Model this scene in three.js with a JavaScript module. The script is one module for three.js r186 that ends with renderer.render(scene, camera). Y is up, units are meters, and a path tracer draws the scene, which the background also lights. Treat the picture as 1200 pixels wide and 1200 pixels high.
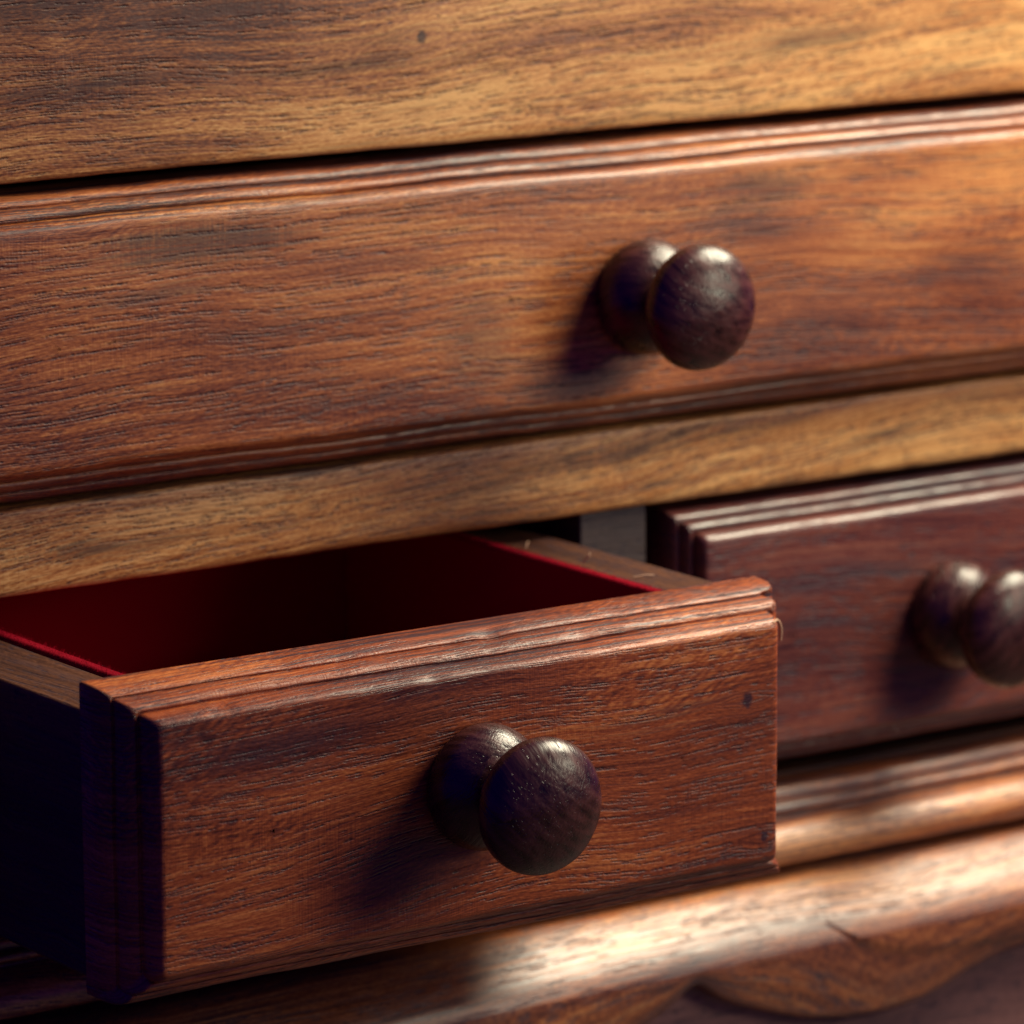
import * as THREE from 'three';
import { RoundedBoxGeometry } from 'three/addons/geometries/RoundedBoxGeometry.js';
import { mergeGeometries } from 'three/addons/utils/BufferGeometryUtils.js';
import { RectAreaLightUniformsLib } from 'three/addons/lights/RectAreaLightUniformsLib.js';

// ---------------------------------------------------------------- camera, light, exposure
const W = 1024, H = 1024;
const scene = new THREE.Scene();
const camera = new THREE.PerspectiveCamera(11.8497, W / H, 0.05, 20);
camera.position.set(-0.55848, 0.194046, 0.806502);
camera.up.set(0.0091, 1, 0);
camera.lookAt(0, 0, 0);
camera.focus = 0.905;
camera.userData.fStop = 17;

// blue fill added all round to turn the shadows navy
scene.background = new THREE.Color().setRGB(0.007, 0.002, 0.19);

RectAreaLightUniformsLib.init();
// window light from the upper right
function areaLight(color, intensity, w, h, pos, target) {
  const l = new THREE.RectAreaLight(color, intensity, w, h);
  l.position.set(...pos); l.lookAt(...target); scene.add(l);
  return l;
}
const warm = new THREE.Color().setRGB(1.0, 0.91, 0.67);
areaLight(warm, 33, 0.28, 0.22, [0.34, 0.37, 0.115], [0.0, 0.0, 0.02]);
// a second, weaker window, lower and further to the front
areaLight(warm, 11.5, 0.13, 0.16, [0.29, 0.13, 0.39], [0.0, 0.0, 0.02]);

const renderer = new THREE.WebGLRenderer({ antialias: true });
renderer.setSize(W, H);
renderer.toneMapping = THREE.LinearToneMapping;
renderer.toneMappingExposure = 1.1;
renderer.shadowMap.enabled = true;

// ---------------------------------------------------------------- noise
function rng(seed) {
  let a = seed >>> 0;
  return () => { a = (a + 0x6D2B79F5) | 0; let t = Math.imul(a ^ (a >>> 15), 1 | a); t = (t + Math.imul(t ^ (t >>> 7), 61 | t)) ^ t; return ((t ^ (t >>> 14)) >>> 0) / 4294967296; };
}
const PERM = new Uint8Array(512), GX = new Float32Array(256), GY = new Float32Array(256);
{
  const r = rng(7); const p = [...Array(256).keys()];
  for (let i = 255; i > 0; i--) { const j = Math.floor(r() * (i + 1)); [p[i], p[j]] = [p[j], p[i]]; }
  for (let i = 0; i < 512; i++) PERM[i] = p[i & 255];
  for (let i = 0; i < 256; i++) { const a = r() * Math.PI * 2; GX[i] = Math.cos(a); GY[i] = Math.sin(a); }
}
function noise(x, y) {                       // gradient noise, about -0.7 .. 0.7
  const xf = Math.floor(x), yf = Math.floor(y), X = xf & 255, Y = yf & 255;
  x -= xf; y -= yf;
  const u = x * x * x * (x * (x * 6 - 15) + 10), v = y * y * y * (y * (y * 6 - 15) + 10);
  const a = PERM[X] + Y, b = PERM[X + 1] + Y;
  const i0 = PERM[a], i1 = PERM[b], i2 = PERM[a + 1], i3 = PERM[b + 1];
  const n0 = GX[i0] * x + GY[i0] * y, n1 = GX[i1] * (x - 1) + GY[i1] * y;
  const n2 = GX[i2] * x + GY[i2] * (y - 1), n3 = GX[i3] * (x - 1) + GY[i3] * (y - 1);
  return (n0 + u * (n1 - n0)) * (1 - v) + (n2 + u * (n3 - n2)) * v;
}
function fbm(x, y, o) { let s = 0, a = 1; for (let i = 0; i < o; i++) { s += a * noise(x + i * 37.3, y - i * 19.1); x *= 2.03; y *= 2.03; a *= 0.5; } return s; }
const sstep = (a, b, x) => { const t = Math.min(1, Math.max(0, (x - a) / (b - a))); return t * t * (3 - 2 * t); };
const lerp = (a, b, t) => a + (b - a) * t;

// ---------------------------------------------------------------- wood: colour map + (height, roughness) map, sizes in millimetres
function wood(o) {
  const { seed, x0, y0, w, h, nx, ny } = o;
  const R = rng(seed), S = seed * 13.37;
  const px = nx / w, py = ny / h;
  const pore = new Float32Array(nx * ny), lite = new Float32Array(nx * ny);
  const amp = o.amp ?? 0.85, tilt = o.tilt ?? 0, knots = o.knots ?? [];
  const grainY = (X, Y) => {                 // displacement of the grain lines at a point
    let d = fbm(X * 0.007 + S, Y * 0.018 + S, 2) * (o.warp ?? 7) + noise(X * 0.035 + S, Y * 0.09) * 1.1 + tilt * X;
    for (const k of knots) { const dx = (X - k.x) / (k.r * 4), dy = (Y - k.y) / (k.r * 2); d -= (Y >= k.y ? 1 : -1) * k.r * Math.exp(-dx * dx - dy * dy); }
    return d;
  };
  // open pores: short dark strokes along the grain, some strung together into long cracks
  const stroke = (X, Y, len, wid, dep) => {
    const c = grainY(X, Y) + Y, n = Math.ceil(len * px); let y = Y;
    const ph = R() * 100;
    for (let i = 0; i < n; i++) {
      const t = i / n, x = X + i / px;
      y += (c - (grainY(x, y) + y)) * 0.9;
      const wob = noise(x * 1.3 + ph, ph) * 0.12;
      const a = dep * Math.min(1, 4 * t, 4 * (1 - t)) * (0.62 + 0.7 * noise(x * 1.7 + ph, 3.3));
      if (a <= 0) continue;
      const ix = Math.round((x - x0) * px), fy = (y + wob - y0) * py;
      if (ix < 0 || ix >= nx) continue;
      const hw = wid * py * (0.7 + 0.5 * noise(x * 0.9, ph)) + 0.35;
      for (let j = Math.floor(fy - hw - 1); j <= fy + hw + 1; j++) {
        if (j < 0 || j >= ny) continue;
        const q = a * Math.max(0, 1 - Math.abs(j - fy) / (hw + 0.45));
        const k = j * nx + ix; if (q > pore[k]) pore[k] = q;
      }
    }
  };
  const np = Math.round(w * h * (o.pores ?? 0.3));
  for (let i = 0; i < np; i++) {
    const X = x0 - 6 + R() * (w + 6), Y = y0 + R() * h;
    const dens = 0.5 + 1.5 * fbm(X * 0.015 + S * 2, (Y + grainY(X, Y)) * 0.16, 2);
    if (R() > dens + 0.12) continue;
    stroke(X, Y, (1.2 + R() * R() * 10) * (o.poreSize ?? 1), (0.10 + R() * R() * 0.18) * Math.sqrt(o.poreSize ?? 1), 0.45 + R() * 0.55);
  }
  for (let i = 0; i < (o.cracks ?? 14); i++) {
    let X = x0 + R() * w * 0.9 - 10, Y = y0 + R() * h; const L = 15 + R() * 80, e = X + L;
    while (X < e) { const l = 2 + R() * 9; stroke(X, Y, l, 0.17 + R() * 0.2, 0.85 + R() * 0.15); const c = grainY(X, Y) + Y; X += l * (0.85 + R() * 0.5); for (let k = 0; k < 3; k++) Y += (c - grainY(X, Y) - Y) * 0.9; Y += (R() - 0.5) * 0.25; }
  }
  const map = new Uint8Array(nx * ny * 4), aux = new Uint8Array(nx * ny * 4);
  for (let j = 0; j < ny; j++) for (let i = 0; i < nx; i++) {       // finish gathers around each pore
    const k = j * nx + i, a = pore[k], b = j > 0 ? pore[k - nx] : 0, c = j < ny - 1 ? pore[k + nx] : 0;
    lite[k] = Math.min(1, Math.max(a * 1.3, 0.85 * Math.max(b, c), 0.5 * (j > 1 ? pore[k - 2 * nx] : 0)));
  }
  const [A, B, C, D] = o.ramp;               // linear: darkest, red-brown, mid, light
  const dirt = o.dirt ?? [0.016, 0.010, 0.022];
  const enc = (v) => { v = Math.min(1, Math.max(0, v)); return 255 * (v <= 0.0031308 ? v * 12.92 : 1.055 * Math.pow(v, 1 / 2.4) - 0.055); };
  for (let j = 0; j < ny; j++) {
    const Y = y0 + (j + 0.5) / py;
    for (let i = 0; i < nx; i++) {
      const X = x0 + (i + 0.5) / px, k = j * nx + i;
      const g = Y + grainY(X, Y);
      const band = fbm(X * 0.004 + S, g * 0.11 + S, 3);
      const streak = fbm(X * 0.022 - S, g * 0.95, 3);
      const fine = fbm(X * 0.16, g * 3.6 + S, 2);
      const grit = noise(X * 0.8 + S, g * 2.6) + 0.5 * noise(X * 2.2 + S, g * 5.5);
      const patch = fbm(X * 0.014 + S * 7, Y * 0.035 - S, 2);
      // rays across the grain, in patches
      const rm = sstep(-0.02, 0.35, fbm(X * 0.021 + S * 3, Y * 0.05 + S, 2) + (o.rayBias ?? 0));
      const ray = noise(X * 2.7 + noise(Y * 0.13, X * 0.05) * 1.3 + S, Y * 0.07) + 0.6 * noise(X * 6.1 + S, Y * 0.16);
      // interlocked grain, sweeping obliquely
      const sm = sstep(-0.1, 0.4, fbm(X * 0.017 - S * 2, Y * 0.04 - S, 2));
      const sweep = noise((X + 1.7 * Y) * 0.22 + S, (Y - 0.55 * X) * 1.15) ;
      let v = 0.54 + amp * (0.42 * band + 0.46 * streak + 0.42 * fine + 0.40 * grit) + 0.55 * patch + (o.tone ? o.tone(X, Y) : 0) + (o.ray ?? 0.1) * ray * rm + (o.sweep ?? 0.3) * sweep * sm;
      // old darkened finish, then the dark blots placed on each board
      let st = sstep(0.2, 0.7, fbm(X * 0.018 + S * 5, g * 0.16 - S, 3) * 1.1 + 0.45 * streak + 0.25 * fine + 0.3 * ray * rm + (o.stainBias ?? 0)) * (o.stain ?? 0.7);
      for (const b of o.blots ?? []) { const dx = (X - b.x) / b.rx, dy = (g - grainY(b.x, b.y) - b.y) / b.ry; const q = Math.exp(-dx * dx - dy * dy); st = Math.max(st, b.a * sstep(0.15, 0.9, q * (1 + 0.9 * streak + 0.4 * ray + 0.5 * fine))); }
      const line = sstep(0.16, 0.42, noise(X * 0.028 + S * 4, g * 1.9) + 0.35 * noise(X * 0.3, g * 5 + S) + 0.25 * band) * (o.lines ?? 0.4);
      if (o.grime !== undefined && Y > o.grime) st = Math.max(st, 0.85 * sstep(0.02, 0.42, noise(X * 0.011 + S, Y * 0.75) + 0.5 * noise(X * 0.05, Y * 2.4 + S) + 0.3 * noise(X * 0.4, Y * 3.1)) * sstep(o.grime, o.grime + 1.5, Y));   // wax and dirt rubbed along the moulding
      let dk = line * 0.8;
      for (const b of knots) { const dx = (X - b.x) / b.r, dy = (Y - b.y) / b.r; dk = Math.max(dk, sstep(1.15, 0.45, Math.hypot(dx, dy * 0.8) + 0.35 * noise(X * 1.1, Y * 1.1)) * 0.85); }
      v = Math.min(1, Math.max(0, v));
      const P = pore[k], t = v * 3, s = t < 1 ? 0 : t < 2 ? 1 : 2, f = t - s;
      const c0 = s === 0 ? A : s === 1 ? B : C, c1 = s === 0 ? B : s === 1 ? C : D;
      const m = 1 - (1 - lite[k]) * (1 - st) * (1 - dk);
      for (let c = 0; c < 3; c++) map[k * 4 + c] = enc(lerp(lerp(c0[c], c1[c], f), dirt[c], m));
      map[k * 4 + 3] = 255;
      aux[k * 4] = 255 * Math.min(1, Math.max(0, 0.72 + 0.06 * fine + 0.07 * grit + 0.05 * ray * rm + 0.04 * streak + 0.03 * sweep - 0.6 * P - 0.05 * dk));
      aux[k * 4 + 1] = 255 * Math.min(1, Math.max(0.12, (o.rough ?? 0.4) + 0.10 * fine + 0.08 * streak + 0.10 * st + 0.5 * P));
      aux[k * 4 + 3] = 255;
    }
  }
  const tex = (data, srgb) => {
    const t = new THREE.DataTexture(data, nx, ny, THREE.RGBAFormat); t.magFilter = THREE.LinearFilter; t.minFilter = THREE.LinearFilter;
    t.wrapS = t.wrapT = THREE.MirroredRepeatWrapping; if (srgb) t.colorSpace = THREE.SRGBColorSpace; t.needsUpdate = true; return t;
  };
  const T = tex(map, true), U = tex(aux, false);
  const m = new THREE.MeshPhysicalMaterial({ map: T, bumpMap: U, bumpScale: o.bump ?? 0.00026, roughnessMap: U, roughness: 1, metalness: 0, specularIntensity: o.spec ?? 1, side: THREE.DoubleSide, ior: o.ior ?? 1.5 });
  m.userData = { x0, y0, w, h };
  return m;
}

// ---------------------------------------------------------------- materials
const reddish = [[0.035, 0.008, 0.009], [0.17, 0.041, 0.015], [0.37, 0.110, 0.030], [0.60, 0.255, 0.074]];
const golden = [[0.07, 0.019, 0.011], [0.24, 0.074, 0.022], [0.46, 0.195, 0.056], [0.66, 0.36, 0.125]];
const darkred = [[0.03, 0.007, 0.008], [0.14, 0.030, 0.014], [0.32, 0.069, 0.020], [0.54, 0.165, 0.045]];
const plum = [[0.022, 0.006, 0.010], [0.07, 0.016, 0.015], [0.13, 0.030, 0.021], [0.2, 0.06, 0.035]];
const M = {};
M.board = wood({ seed: 19, x0: -150, y0: 74, w: 330, h: 44, nx: 2048, ny: 384, ramp: golden, tilt: -0.03, warp: 6, pores: 0.34, cracks: 30, spec: 0.7, stain: 0.55, stainBias: -0.05, dirt: [0.024, 0.009, 0.010], rough: 0.42, ray: 0.1, tone: (x, y) => 0.24 - 0.62 * sstep(0, -140, x + 0.9 * (y - 90) * -1), knots: [{ x: -20.8, y: 97.6, r: 1.3 }], blots: [{ x: -122, y: 110, rx: 40, ry: 9, a: 0.35 }] });  // tone and blot darken the board towards its upper left
M.wide = wood({ seed: 23, x0: -150, y0: 8, w: 330, h: 84, nx: 2048, ny: 720, grime: 67.6, ramp: reddish, warp: 6, pores: 0.22, poreSize: 1.7, cracks: 60, amp: 0.66, spec: 0.85, stain: 0.5, stainBias: -0.08, dirt: [0.018, 0.009, 0.018], rough: 0.38, ray: 0.13, blots: [{ x: -76, y: 62, rx: 24, ry: 5.5, a: 0.75 }, { x: -12, y: 36, rx: 10, ry: 9, a: 0.45 }, { x: 60, y: 62, rx: 14, ry: 4, a: 0.6 }, { x: 12, y: 26, rx: 16, ry: 3.5, a: 0.6 }] });
M.rail = wood({ seed: 37, x0: -150, y0: -16, w: 330, h: 34, nx: 2048, ny: 288, ramp: golden, tilt: -0.05, warp: 8, pores: 0.4, cracks: 30, spec: 0.8, dirt: [0.035, 0.014, 0.013], stain: 0.8, stainBias: 0.06, rough: 0.42, ray: 0.2, tone: () => 0.16 });
M.small = wood({ seed: 41, x0: -146, y0: -76, w: 170, h: 96, nx: 2048, ny: 1152, grime: -10.2, ramp: darkred, tilt: -0.02, warp: 9, pores: 0.28, poreSize: 1.5, cracks: 24, spec: 0.62, amp: 0.62, stain: 0.45, stainBias: -0.12, rough: 0.36, ray: 0.11, rayBias: 0.1, sweep: 0.5, bump: 0.0003, knots: [{ x: 0.8, y: -24.5, r: 1.5 }, { x: 5.1, y: -52.1, r: 1.1 }], blots: [{ x: -104, y: -18, rx: 20, ry: 3.5, a: 0.5 }, { x: -70, y: -44, rx: 20, ry: 6, a: 0.35 }] });
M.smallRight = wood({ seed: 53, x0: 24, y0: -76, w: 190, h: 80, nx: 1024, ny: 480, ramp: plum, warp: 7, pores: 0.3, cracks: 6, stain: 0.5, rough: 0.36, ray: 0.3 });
M.base = wood({ seed: 68, x0: -150, y0: -150, w: 330, h: 92, nx: 2048, ny: 640, ramp: reddish, tilt: 0.0, warp: 9, pores: 0.3, cracks: 44, lines: 0.85, poreSize: 1.4, dirt: [0.03, 0.02, 0.03], stain: 0.6, stainBias: 0.0, rough: 0.42, ior: 1.66, bump: 0.0002, ray: 0.12, sweep: 0.2 });
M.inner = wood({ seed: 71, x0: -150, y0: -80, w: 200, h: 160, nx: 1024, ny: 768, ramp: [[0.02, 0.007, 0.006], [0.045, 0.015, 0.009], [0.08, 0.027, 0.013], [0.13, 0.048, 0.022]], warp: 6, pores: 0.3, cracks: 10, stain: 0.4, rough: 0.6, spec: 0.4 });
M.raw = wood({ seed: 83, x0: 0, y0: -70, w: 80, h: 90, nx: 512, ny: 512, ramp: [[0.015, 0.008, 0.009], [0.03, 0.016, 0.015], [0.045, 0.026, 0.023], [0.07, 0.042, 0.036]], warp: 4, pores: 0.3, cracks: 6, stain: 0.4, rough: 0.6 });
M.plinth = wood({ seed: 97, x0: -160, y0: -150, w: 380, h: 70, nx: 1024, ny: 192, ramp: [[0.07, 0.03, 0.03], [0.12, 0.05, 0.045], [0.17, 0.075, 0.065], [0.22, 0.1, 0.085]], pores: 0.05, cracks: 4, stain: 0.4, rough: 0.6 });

function speckled(seed, n, base, rough, bump, pits) {      // lacquer with pits and fine cracks
  const R = rng(seed), map = new Uint8Array(n * n * 4), aux = new Uint8Array(n * n * 4), pit = new Float32Array(n * n);
  for (let q = 0; q < pits; q++) {
    const cx = R() * n, cy = R() * n, r = 0.8 + R() * R() * 3.2, d = 0.3 + R() * 0.7, el = 1 + R() * 1.5;
    for (let y = -8; y <= 8; y++) for (let x = -8; x <= 8; x++) { const f = d * Math.max(0, 1 - Math.hypot(x / el, y) / r), k = ((Math.floor(cy) + y + n) % n) * n + (Math.floor(cx) + x + n) % n; if (f > pit[k]) pit[k] = f; }
  }
  for (let j = 0; j < n; j++) for (let i = 0; i < n; i++) {
    const k = j * n + i, a = fbm(i * 0.011, j * 0.03 + seed, 4), b = fbm(i * 0.09 + seed, j * 0.05, 3), p = pit[k];
    const l = Math.max(0.2, 1 + 1.1 * a) * (1 - 0.6 * p);
    for (let c = 0; c < 3; c++) { const v = base[c] * l; map[k * 4 + c] = 255 * (v <= 0.0031308 ? v * 12.92 : 1.055 * Math.pow(v, 1 / 2.4) - 0.055); }
    map[k * 4 + 3] = aux[k * 4 + 3] = 255;
    aux[k * 4] = 255 * Math.min(1, Math.max(0, 0.7 + 0.14 * b + 0.12 * a - 0.5 * p));
    aux[k * 4 + 1] = 255 * Math.min(1, Math.max(0.1, rough + 0.12 * a + 0.08 * b + 0.25 * p));
  }
  const tex = (d, s) => { const t = new THREE.DataTexture(d, n, n, THREE.RGBAFormat); t.magFilter = t.minFilter = THREE.LinearFilter; t.wrapS = t.wrapT = THREE.RepeatWrapping; if (s) t.colorSpace = THREE.SRGBColorSpace; t.needsUpdate = true; return t; };
  const U = tex(aux, false);
  return new THREE.MeshPhysicalMaterial({ map: tex(map, true), bumpMap: U, bumpScale: bump, roughnessMap: U, roughness: 1, specularIntensity: 0.8 });
}
M.knob = speckled(5, 512, [0.042, 0.0105, 0.009], 0.31, 0.00022, 420);
M.felt = new THREE.MeshPhysicalMaterial({ color: new THREE.Color().setRGB(0.23, 0.001, 0.010), roughness: 1, specularIntensity: 0.15, sheen: 1, sheenRoughness: 0.5, sheenColor: new THREE.Color().setRGB(0.9, 0.01, 0.06) });
M.chip = new THREE.MeshStandardMaterial({ color: new THREE.Color().setRGB(0.36, 0.2, 0.12), roughness: 0.7 });
M.table = new THREE.MeshStandardMaterial({ color: new THREE.Color().setRGB(0.05, 0.025, 0.022), roughness: 0.6 });

// ---------------------------------------------------------------- helpers (all shapes in millimetres, in the place where they stand)
const counts = {};
function numbered(n) { const c = counts[n] = (counts[n] ?? -1) + 1; return c ? `${n}_${String(c).padStart(3, '0')}` : n; }
function thing(name, label, category, [x, y, z], group) {
  const o = new THREE.Group(); o.name = numbered(name); o.position.set(x / 1000, y / 1000, z / 1000);
  o.userData = { label, category }; if (group) o.userData.group = group; scene.add(o); return o;
}
function part(name, geo, mat, parent, label) {
  geo.scale(0.001, 0.001, 0.001);
  parent.updateWorldMatrix(true, false);
  geo.applyMatrix4(parent.matrixWorld.clone().invert());
  const m = new THREE.Mesh(geo, mat); m.name = name; m.castShadow = m.receiveShadow = true;
  if (label) m.userData.label = label;
  parent.add(m); return m;
}
function planarUV(geo, mat) {                 // by facing: grain runs along x (fronts, tops) or z (sides)
  const e = mat.userData; if (e.w === undefined) return geo;
  const p = geo.attributes.position, n = geo.attributes.normal, uv = new Float32Array(p.count * 2);
  for (let i = 0; i < p.count; i++) {
    let a, b; const x = p.getX(i), y = p.getY(i), z = p.getZ(i);
    if (Math.abs(n.getX(i)) > 0.75) { a = z + 40; b = y; } else if (Math.abs(n.getY(i)) > 0.75) { a = x; b = y - z; } else { a = x; b = y; }
    uv[2 * i] = (a - e.x0) / e.w; uv[2 * i + 1] = (b - e.y0) / e.h;
  }
  geo.setAttribute('uv', new THREE.BufferAttribute(uv, 2)); return geo;
}
function alongZ(geo, mat) {                   // grain runs from front to back
  const e = mat.userData, p = geo.attributes.position, uv = geo.attributes.uv;
  for (let i = 0; i < p.count; i++) uv.setXY(i, (p.getZ(i) - e.x0) / e.w, (p.getX(i) + p.getY(i) - e.y0) / e.h);
  return geo;
}
function box(x0, x1, y0, y1, z0, z1, r, mat) {
  const g = new RoundedBoxGeometry(x1 - x0, y1 - y0, z1 - z0, 3, r); g.translate((x0 + x1) / 2, (y0 + y1) / 2, (z0 + z1) / 2);
  return mat ? planarUV(g, mat) : g;
}
// a grid of points -> indexed geometry; uvs beside it
function grid(rows, cols, at, closeCols = false) {
  const pos = [], uv = [], idx = [], C = cols + (closeCols ? 1 : 0);
  for (let r = 0; r < rows; r++) for (let c = 0; c < C; c++) { const q = at(r, c); pos.push(q[0], q[1], q[2]); uv.push(q[3], q[4]); }
  for (let r = 0; r < rows - 1; r++) for (let c = 0; c < C - 1; c++) { const a = r * C + c, b = a + 1, d = a + C, e = d + 1; idx.push(a, b, e, a, e, d); }
  const g = new THREE.BufferGeometry();
  g.setAttribute('position', new THREE.Float32BufferAttribute(pos, 3)); g.setAttribute('uv', new THREE.Float32BufferAttribute(uv, 2)); g.setIndex(idx);
  g.computeVertexNormals();
  return g;
}
// profile [(y, z) ...] swept along x, with closed ends; the outline may change with x
function sweepX(x0, x1, step, profile, mat, wobble = 0.12, seed = 1, textureLift = 0) {
  const n = Math.max(2, Math.round((x1 - x0) / step) + 1), e = mat.userData, cache = [];
  for (let i = 0; i < n; i++) { const x = lerp(x0, x1, i / (n - 1)); cache.push([x, profile(x)]); }
  const m = cache[0][1].length;
  // texture runs on by the length of the profile, the same at every x
  const arc = [0]; const mid = cache[Math.floor(n / 2)][1];
  for (let k = 1; k < m; k++) arc.push(arc[k - 1] + Math.hypot(mid[k][0] - mid[k - 1][0], mid[k][1] - mid[k - 1][1]));
  const top = mid[0][0] + textureLift;
  const g = grid(n, m, (i, k) => {
    const [x, p] = cache[i], [y, z] = p[k];
    const dy = wobble * noise(x * 0.02 + seed, y * 0.05 + seed) + wobble * 0.45 * noise(x * 0.11 + seed, y * 0.3);
    const dz = wobble * noise(x * 0.017 - seed, y * 0.08 + 9) + wobble * 0.5 * noise(x * 0.13 - seed, y * 0.35 + 5);
    return [x, y + dy, z + dz, (x - e.x0) / e.w, (top - arc[k] - e.y0) / e.h];
  });
  const caps = [0, n - 1].map((i) => {
    const [x, p] = cache[i], tri = THREE.ShapeUtils.triangulateShape(p.map(([y, z]) => new THREE.Vector2(z, y)), []);
    const c = new THREE.BufferGeometry(), pos = [], uv = [];
    for (const [y, z] of p) { pos.push(x, y, z); uv.push((z - e.x0) / e.w, (y - e.y0) / e.h); }
    c.setAttribute('position', new THREE.Float32BufferAttribute(pos, 3)); c.setAttribute('uv', new THREE.Float32BufferAttribute(uv, 2));
    c.setIndex(tri.flat()); c.computeVertexNormals(); return c;
  });
  return mergeGeometries([g, ...caps]);
}
function smoothPath(points, per = 4) {        // rounds a profile a little while keeping its points
  const c = new THREE.CatmullRomCurve3(points.map(([a, b]) => new THREE.Vector3(a, b, 0)), false, 'centripetal');
  return c.getPoints((points.length - 1) * per).map((v) => [v.x, v.y]);
}

// ---------------------------------------------------------------- drawer fronts
// outline of the moulded edge: (inset from the outer edge, height above the back), inset in units of the moulded width
const EDGE_WORN = smoothPath([[0, 0], [0, 2], [0.02, 4], [0.08, 5.6], [0.18, 7.0], [0.28, 7.7], [0.335, 7.55], [0.35, 8.4], [0.39, 9.8], [0.46, 11], [0.56, 11.8], [0.66, 12.15], [0.73, 11.95], [0.75, 13], [0.78, 14.2], [0.84, 15.5], [0.92, 16.4], [1.0, 16.85], [1.1, 17]], 3);
const EDGE_CRISP = smoothPath([[0, 0], [0, 3.5], [0.005, 6.5], [0.03, 8.6], [0.09, 10.2], [0.2, 11.3], [0.3, 11.6], [0.36, 11.3], [0.385, 12.1], [0.43, 13.0], [0.51, 13.7], [0.6, 14.0], [0.68, 13.85], [0.71, 13.5], [0.735, 14.5], [0.79, 15.7], [0.88, 16.5], [0.97, 16.87], [1.1, 17]], 3);
function frontPanel(f, mat, seed, wobble = 0.16, dents = [], worn = false) {
  const EDGE = worn ? EDGE_WORN : EDGE_CRISP;
  // f: field x0 x1 y0 y1, moulded widths l r b t, z of the back
  const e = mat.userData, arc = [0];
  for (let k = 1; k < EDGE.length; k++) arc.push(arc[k - 1] + Math.hypot((EDGE[k][0] - EDGE[k - 1][0]) * 6, EDGE[k][1] - EDGE[k - 1][1]));
  const end = arc[arc.length - 1], half = (f.y1 - f.y0) / 2;
  const rings = EDGE.map(([w, d], k) => ({ w, d, low: EDGE_CRISP[k], a: end - arc[k] }));
  for (const q of [0.08, 0.25, 0.45, 0.65, 0.85, 1]) rings.push({ w: 1.1, d: 17, inn: q, a: 0 });
  const NX = 90, NY = 34, NC = 4, per = [];
  const corner = (cx, cy, a0) => { for (let i = 0; i <= NC; i++) { const a = a0 + (Math.PI / 2) * i / NC; per.push({ cx, cy, ca: Math.cos(a), sa: Math.sin(a), corner: true }); } };
  const side = (x0, y0, x1, y1, n, nx, ny) => { for (let i = 1; i < n; i++) { const t = 0.5 - 0.5 * Math.cos(Math.PI * i / n); const s = lerp(i / n, t, 0.4); per.push({ tx: lerp(x0, x1, s), ty: lerp(y0, y1, s), nx, ny }); } };
  corner(1, 1, 0); side(1, 1, 0, 1, NX, 0, 1); corner(0, 1, Math.PI / 2); side(0, 1, 0, 0, NY, -1, 0); corner(0, 0, Math.PI); side(0, 0, 1, 0, NX, 0, -1); corner(1, 0, 1.5 * Math.PI); side(1, 0, 1, 1, NY, 1, 0);
  const g = grid(rings.length, per.length, (r, c) => {
    const q = rings[r], p = per[c % per.length];
    const low = p.nx ? 0 : p.corner ? Math.max(0, -p.sa) : 1;          // how far this point belongs to the lower edge
    const k = 1 - q.w, kb = q.low ? lerp(k, 1 - q.low[0], low) : k;
    let X0 = f.x0 - f.l * k, X1 = f.x1 + f.r * k, Y0 = f.y0 - f.b * kb, Y1 = f.y1 + f.t * k, rad = lerp(0.6, 1.3, sstep(0.3, 0.9, q.w));
    if (q.inn) { const s = q.inn * half * 0.995; X0 += s; X1 -= s; Y0 += s; Y1 -= s; rad *= 1 - q.inn; }
    let x, y, ux, uy;
    if (p.corner) { x = (p.cx ? X1 - rad : X0 + rad) + rad * p.ca; y = (p.cy ? Y1 - rad : Y0 + rad) + rad * p.sa; ux = p.ca; uy = p.sa; }
    else { x = lerp(X0 + rad, X1 - rad, p.tx); y = lerp(Y0 + rad, Y1 - rad, p.ty); if (p.nx) x = p.nx > 0 ? X1 : X0; else y = p.ny > 0 ? Y1 : Y0; ux = p.nx; uy = p.ny; }
    // the lower edge keeps its crisp steps
    const below = q.low ? sstep(f.y0 + 3, f.y0 - 1, y) * low : 0;
    let z = f.z + lerp(q.d, q.low ? q.low[1] : q.d, below);
    const wb = q.d > 0.5 ? wobble : 0, soft = q.inn ? 0.5 : 1;
    const u = x + ux * q.a, v = y + uy * q.a;
    x += wb * soft * noise(y * 0.06 + seed, z * 0.13 + seed);
    y += wb * soft * (1.3 * noise(x * 0.03 + seed, z * 0.09) + 0.5 * noise(x * 0.14 + seed, z * 0.25));
    z += wb * (0.9 * noise(x * 0.024 + seed, y * 0.05 + seed) + (q.inn ? 0 : 0.5 * noise(x * 0.12, y * 0.4 + seed)));
    for (const d of dents) { const s = Math.exp(-(((x - d.x) / d.r) ** 2) - (((y - d.y) / d.r) ** 2) - (((z - d.z) / d.r) ** 2)); x += d.d[0] * s; y += d.d[1] * s; z += d.d[2] * s; }
    return [x, y, z, (u - e.x0) / e.w, (v - e.y0) / e.h];
  }, true);
  // back face
  const back = planarUV(new THREE.PlaneGeometry(f.x1 - f.x0 + f.l + f.r - 1, f.y1 - f.y0 + f.t + f.b - 1), mat);
  back.rotateY(Math.PI); back.translate((f.x0 + f.x1 + f.r - f.l) / 2, (f.y0 + f.y1 + f.t - f.b) / 2, f.z);
  return mergeGeometries([g, back]);
}
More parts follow.
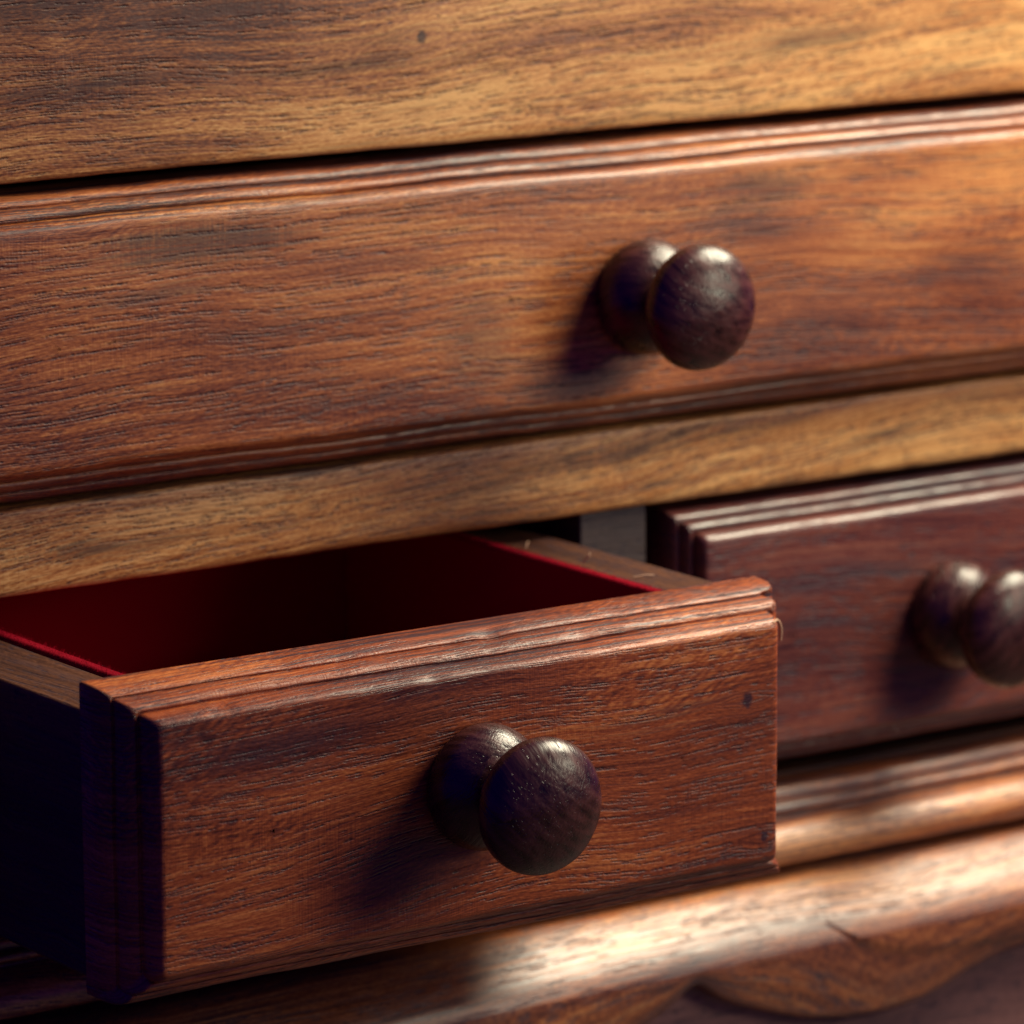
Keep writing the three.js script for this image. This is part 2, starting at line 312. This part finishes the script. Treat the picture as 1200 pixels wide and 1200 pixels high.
// turned knob: base, neck and flattened ball
const KNOB_HEAD = smoothPath([[6.4, 9.6], [6.0, 11.2], [6.3, 13.0], [8.0, 14.9], [10.7, 16.5], [12.3, 18.2], [12.8, 19.9], [12.5, 21.6], [11.4, 23.1], [9.5, 24.4], [6.9, 25.3], [3.6, 25.9], [0.01, 26.1]], 5);
const KNOB_BASE = smoothPath([[9.5, -0.4], [11.0, 0.0], [11.7, 1.0], [11.9, 2.6], [11.6, 4.4], [10.7, 6.3], [9.3, 8.0], [7.7, 9.2], [6.2, 10.0], [4.5, 10.2]], 5);
function lathe(path, seed) {
  const g = new THREE.LatheGeometry(path.map(([r, z]) => new THREE.Vector2(r, z)), 96);
  const p = g.attributes.position;
  for (let i = 0; i < p.count; i++) {          // slightly uneven, as turned and worn by hand
    const x = p.getX(i), y = p.getY(i), z = p.getZ(i), s = 1 + 0.012 * noise(x * 0.12 + seed, z * 0.12 + y * 0.07) + 0.004 * noise(x * 0.4, z * 0.4 + y * 0.3 + seed);
    p.setXYZ(i, x * s, y + 0.15 * noise(x * 0.2, z * 0.2 + seed), z * s);
  }
  g.computeVertexNormals();
  // the seam of the lathe keeps one normal
  const n = g.attributes.normal, m = path.length;
  for (let k = 0; k < m; k++) { const a = k, b = 96 * m + k, v = new THREE.Vector3(n.getX(a) + n.getX(b), n.getY(a) + n.getY(b), n.getZ(a) + n.getZ(b)).normalize(); n.setXYZ(a, v.x, v.y, v.z); n.setXYZ(b, v.x, v.y, v.z); }
  const uv = g.attributes.uv; for (let i = 0; i < uv.count; i++) uv.setXY(i, (p.getX(i) + 0.6 * p.getY(i)) / 24 + seed, (p.getZ(i) + 0.5 * p.getY(i)) / 24 + seed * 0.7);
  g.rotateX(Math.PI / 2); g.rotateZ(2.3 + seed);
  return g;
}
function knob(x, y, z, parent, seed) {
  const head = part('knob', lathe(KNOB_HEAD, seed).translate(x, y, z), M.knob, parent);
  part('knob_base', lathe(KNOB_BASE, seed + 3).translate(x, y, z), M.knob, head);
}
const fieldDepth = 17;

// ================================================================ the chest
const chest = thing('wooden_chest', 'small brown wooden chest body with golden rails and scalloped moulded base, holding three drawers', 'chest', [26.5, -150, -80]);
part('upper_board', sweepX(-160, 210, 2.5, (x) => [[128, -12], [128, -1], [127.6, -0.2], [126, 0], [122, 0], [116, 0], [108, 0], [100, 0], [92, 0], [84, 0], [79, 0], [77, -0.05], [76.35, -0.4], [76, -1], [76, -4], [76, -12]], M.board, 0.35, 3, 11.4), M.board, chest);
part('rail', sweepX(-141, 194, 2.5, (x) => [[14.2, -14], [14.2, -4], [14.1, -0.9], [13.7, -0.3], [13, 0], [10, 0], [7, 0], [4, 0], [0, 0], [-1.6, -0.1], [-2.4, -0.5], [-2.8, -1.2], [-2.8, -5], [-2.8, -14]], M.rail, 0.35, 8), M.rail, chest);
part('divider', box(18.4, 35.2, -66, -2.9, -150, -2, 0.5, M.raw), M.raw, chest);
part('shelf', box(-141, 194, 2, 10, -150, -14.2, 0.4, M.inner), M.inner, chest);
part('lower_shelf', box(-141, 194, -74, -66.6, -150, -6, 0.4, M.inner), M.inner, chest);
for (const s of [0, 1]) part('side_panel', s ? box(194.2, 212, -128, 128, -154, -0.5, 1, M.base) : box(-159, -141.2, -128, 128, -154, -0.5, 1, M.base), M.base, chest);
part('back_panel', box(-141, 194, -128, 128, -154, -150.2, 0.4, M.inner), M.inner, chest);
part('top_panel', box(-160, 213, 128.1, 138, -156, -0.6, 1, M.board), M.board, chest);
// base: stacked mouldings, big rolled apron with scalloped lower edge, plinth behind it
part('base_moulding', sweepX(-165, 216, 1.5, () => smoothPath([[-67.48, -6], [-67.2, -2], [-67.34, -0.2], [-67.89, 1.3], [-69.14, 2.2], [-70.11, 2.3], [-70.59, 2.2], [-70.8, 2.9], [-71.26, 3.6], [-72.06, 3.9], [-72.87, 3.6], [-73.44, 3.0], [-73.91, 3.3], [-74.14, 4.4], [-74.83, 6.2], [-76.01, 8.0], [-77.63, 9.2], [-79.46, 9.6], [-81.08, 9.4], [-82.09, 8.9], [-82.6, 8.0], [-82.75, 4]], 3), M.base, 0.22, 5), M.base, chest);
// lower edge of the apron, mirrored about the middle of the chest
const SCALLOP = [[0, -100.4], [1.6, -100.9], [3.4, -102.2], [6, -104.0], [9, -105.6], [12, -107.0], [17, -108.8], [23, -111.0], [32, -113.5], [42, -115.0], [51.5, -115.3], [60, -114.4], [66.7, -112.5], [73, -110.4], [78.4, -108.6], [84, -107.4], [90, -106.8], [100, -106.6], [112, -107.4], [122, -110.2], [132, -114.5], [145, -121], [200, -140]];
function scallop(x) {
  const d = Math.abs(x - 31);
  for (let i = 1; i < SCALLOP.length; i++) if (d <= SCALLOP[i][0]) { const a = SCALLOP[i - 1], b = SCALLOP[i], t = (d - a[0]) / (b[0] - a[0]); return lerp(a[1], b[1], t); }
  return -140;
}
const CARVE = [[66, -93], [69.5, -95.3], [73.5, -97.6], [80.5, -100.4], [87.5, -102.2], [94.6, -103.1], [104, -103.6], [121, -105], [260, -106]];
function carveY(x) { for (let i = 1; i < CARVE.length; i++) if (x <= CARVE[i][0]) { const a = CARVE[i - 1], b = CARVE[i], t = Math.max(0, (x - a[0]) / (b[0] - a[0])); return lerp(a[1], b[1], t); } return -106; }
function apronProfile(x) {
  const yb = scallop(x), pts = [];
  const curve = [[-82.7, 2.5], [-83.9, 2.6], [-84.6, 4.4], [-85.0, 7.2], [-85.5, 9.6], [-86.5, 11.8], [-87.9, 13.9], [-89.4, 15.9], [-91.0, 17.8], [-92.6, 19.4], [-94.2, 20.7], [-95.7, 21.5], [-97.0, 21.9]];
  const low = 21.9;
  for (let i = 0; i < curve.length; i++) pts.push(curve[i]);
  const head = smoothPath(pts, 3);
  const ys = -97, out = head.map(([y, z]) => { const f = y < yb + 2.2 ? 1 : 0; return [Math.max(y, yb + 2.2 - (f ? (yb + 2.2 - y) * 0.02 : 0)), z]; });
  const y1 = Math.max(ys, yb + 2.2) - 0.02;
  for (let k = 1; k <= 14; k++) { const t = k / 14; out.push([lerp(y1, yb + 2, t), low - 1.6 * t * t * Math.min(1, (y1 - yb) / 14)]); }
  const zl = out[out.length - 1][1];
  for (let k = 1; k <= 6; k++) { const a = (Math.PI / 2) * k / 6; out.push([yb + 2 - 2 * Math.sin(a), zl - 2 * (1 - Math.cos(a))]); }
  out.push([yb, 16.2]); out.push([-87.5, 2.5]);
  // a leaf carved a little prouder than the rest
  const side = x;
  for (let i = 4; i < out.length - 2; i++) {
    const y = out[i][0], yc = carveY(side);
    const tip = side - 66 - 0.06 * (y + 95) * (y + 95);
    const s = sstep(-0.6, 0.9, tip) * sstep(-0.35, 0.35, y - yc) * sstep(-86, -92, y);
    out[i] = [y, out[i][1] + 0.5 * s];
  }
  return out;
}
part('apron', sweepX(-165, 216, 0.6, apronProfile, M.base, 0.22, 12, -12), M.base, chest);
part('plinth', box(-160, 213, -150, -94, -150, 16, 0.5, M.plinth), M.plinth, chest);

// ================================================================ the drawers
const DRAWERS = 'drawers in the wooden chest';
{
  const wide = thing('drawer', 'wide closed wooden drawer with one dark knob, above the two small drawers', 'drawer', [26.5, 15, -40], DRAWERS);
  const f = { x0: -129, x1: 182, y0: 22.4, y1: 67.1, l: 6, r: 6, b: 7.4, t: 6.8, z: 6 - fieldDepth };
  part('front_panel', frontPanel(f, M.wide, 2.7, 0.35), M.wide, wide);
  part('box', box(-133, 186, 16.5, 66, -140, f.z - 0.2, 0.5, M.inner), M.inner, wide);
  knob(28.2, 42.5, 6, wide, 0.4);
}
{
  const right = thing('drawer', 'small closed drawer with dark knob, on the right beneath the rail', 'drawer', [115, -62, -40], DRAWERS);
  const f = { x0: 45.2, x1: 183, y0: -56.3, y1: -10.9, l: 5.4, r: 5.4, b: 6.3, t: 6, z: 6 - fieldDepth };
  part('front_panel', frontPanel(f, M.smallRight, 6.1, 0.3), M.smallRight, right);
  part('box', box(41, 187, -61, -8, -140, f.z - 0.2, 0.5, M.inner), M.inner, right);
  knob(110.5, -34.3, 6, right, 1.9);
}
{
  const open = thing('drawer', 'small drawer pulled open, lined with red felt, dark knob on its front', 'drawer', [-61, -63, 0], DRAWERS);
  const f = { x0: -129.3, x1: 7.7, y0: -56.3, y1: -10.7, l: 6.4, r: 8.2, b: 6.6, t: 5.7, z: 77.4 - fieldDepth };
  part('front_panel', frontPanel(f, M.small, 4.4, 0.3, [{ x: 13.2, y: -7.4, z: 69.0, r: 1.5, d: [-1.8, 0, -1.2] }, { x: -97, y: -5.2, z: 66, r: 2.2, d: [0, -0.35, -0.1] }, { x: -71, y: -10.4, z: 76.8, r: 1.5, d: [0, -0.2, -0.3] }, { x: -34, y: -8.2, z: 71.5, r: 1.8, d: [0, -0.25, -0.2] }, { x: -22, y: -5.2, z: 67, r: 1.6, d: [0, -0.3, 0] }, { x: -115, y: -9.4, z: 75, r: 1.6, d: [0, -0.3, -0.2] }, { x: -52, y: -5.4, z: 67.5, r: 2.6, d: [0, -0.4, -0.3] }], true), M.small, open);
  knob(-61.8, -31.5, 77.4, open, 0.1);
  const zf = f.z - 0.1, zb = -70;
  const side = (x0, x1, top) => alongZ(box(x0, x1, -60, top, zb, zf, 0.9, M.inner), M.inner);
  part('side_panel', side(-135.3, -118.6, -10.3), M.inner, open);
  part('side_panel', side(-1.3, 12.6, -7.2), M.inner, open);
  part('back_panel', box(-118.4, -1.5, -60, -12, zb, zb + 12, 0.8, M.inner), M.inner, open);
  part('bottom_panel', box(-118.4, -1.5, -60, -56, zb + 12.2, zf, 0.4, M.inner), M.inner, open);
  // felt lining with a fuzzy upper edge
  const feltSheet = (x0, x1, y0, y1, z0, z1, seed, fuzzN, axis) => {
    const g = new RoundedBoxGeometry(x1 - x0, y1 - y0, z1 - z0, 4, 1.0); g.translate((x0 + x1) / 2, (y0 + y1) / 2, (z0 + z1) / 2);
    const R = rng(seed), pos = [], nor = [], uv = [];
    for (let i = 0; i < fuzzN; i++) {
      const x = axis === 'z' ? x0 + 0.15 + R() * (x1 - x0 - 0.3) : x0 + R() * (x1 - x0), z = axis === 'z' ? z0 + R() * (z1 - z0) : z0 + 0.15 + R() * (z1 - z0 - 0.3);
      const l = 0.3 + R() * 0.9, a = R() * 6.283, d = 0.5 * l, w = 0.035;
      pos.push(x - w * Math.sin(a), y1 - 0.4, z - w * Math.cos(a), x + w * Math.sin(a), y1 - 0.4, z + w * Math.cos(a), x + d * Math.cos(a), y1 + l * 0.55, z + d * Math.sin(a));
      for (let k = 0; k < 3; k++) { nor.push(0, 1, 0); uv.push(0, 0); }
    }
    const h = new THREE.BufferGeometry(); h.setAttribute('position', new THREE.Float32BufferAttribute(pos, 3)); h.setAttribute('normal', new THREE.Float32BufferAttribute(nor, 3)); h.setAttribute('uv', new THREE.Float32BufferAttribute(uv, 2));
    return mergeGeometries([g, h]);
  };
  const feltFine = M.felt.clone(); feltFine.side = THREE.DoubleSide;
  part('felt_lining', feltSheet(-118.5, -115.3, -55.8, -9.7, zb + 12.2, zf - 0.2, 1, 4200, 'z'), feltFine, open);
  part('felt_lining', feltSheet(-4.4, -1.4, -55.8, -6.6, zb + 12.2, zf - 0.2, 2, 4200, 'z'), feltFine, open);
  part('felt_lining', feltSheet(-115.8, -4.0, -55.8, -11.6, zb + 12.2, zb + 14.4, 3, 200, 'x'), feltFine, open);
  part('felt_lining', feltSheet(-115.8, -4.0, -55.8, -12.5, zf - 2.6, zf - 0.2, 4, 200, 'x'), feltFine, open);
  part('felt_floor', box(-115.8, -4.0, -55.9, -54, zb + 14.5, zf - 2.7, 0.5), feltFine, open);
  // torn splinter at the upper right corner of the front
  const sp = new THREE.CatmullRomCurve3([[7.2, -10.4, 76.9], [9.0, -10.2, 75.8], [10.6, -11.2, 74.6], [11.6, -12.9, 73.8], [11.8, -15.0, 73.4]].map((q) => new THREE.Vector3(...q)));
  part('splinter', new THREE.TubeGeometry(sp, 24, 0.32, 6), M.chip, open);
  const chips = [[[0.4, -6.6, 24], [1.3, -5.0, 25], [1.6, -4.6, 24.6]], [[-2.2, -5.9, 8], [-0.8, -5.2, 6.5], [0.2, -5.4, 5.5]], [[1.2, -6.9, 40], [3.8, -6.6, 41], [5.2, -6.8, 41.4]]];
  for (const c of chips) part('wood_fibre', new THREE.TubeGeometry(new THREE.CatmullRomCurve3(c.map((q) => new THREE.Vector3(...q))), 8, 0.16, 5), M.chip, open);
}

// ================================================================ what it stands on
{
  const g = new THREE.BoxGeometry(1600, 30, 1000); g.scale(0.001, 0.001, 0.001);
  const t = new THREE.Mesh(g, M.table); t.name = 'tabletop'; t.position.set(0, -0.1655, 0.1); t.receiveShadow = true;
  t.userData = { kind: 'structure', label: 'brown tabletop beneath the wooden chest', category: 'tabletop' };
  scene.add(t);
}

renderer.render(scene, camera);
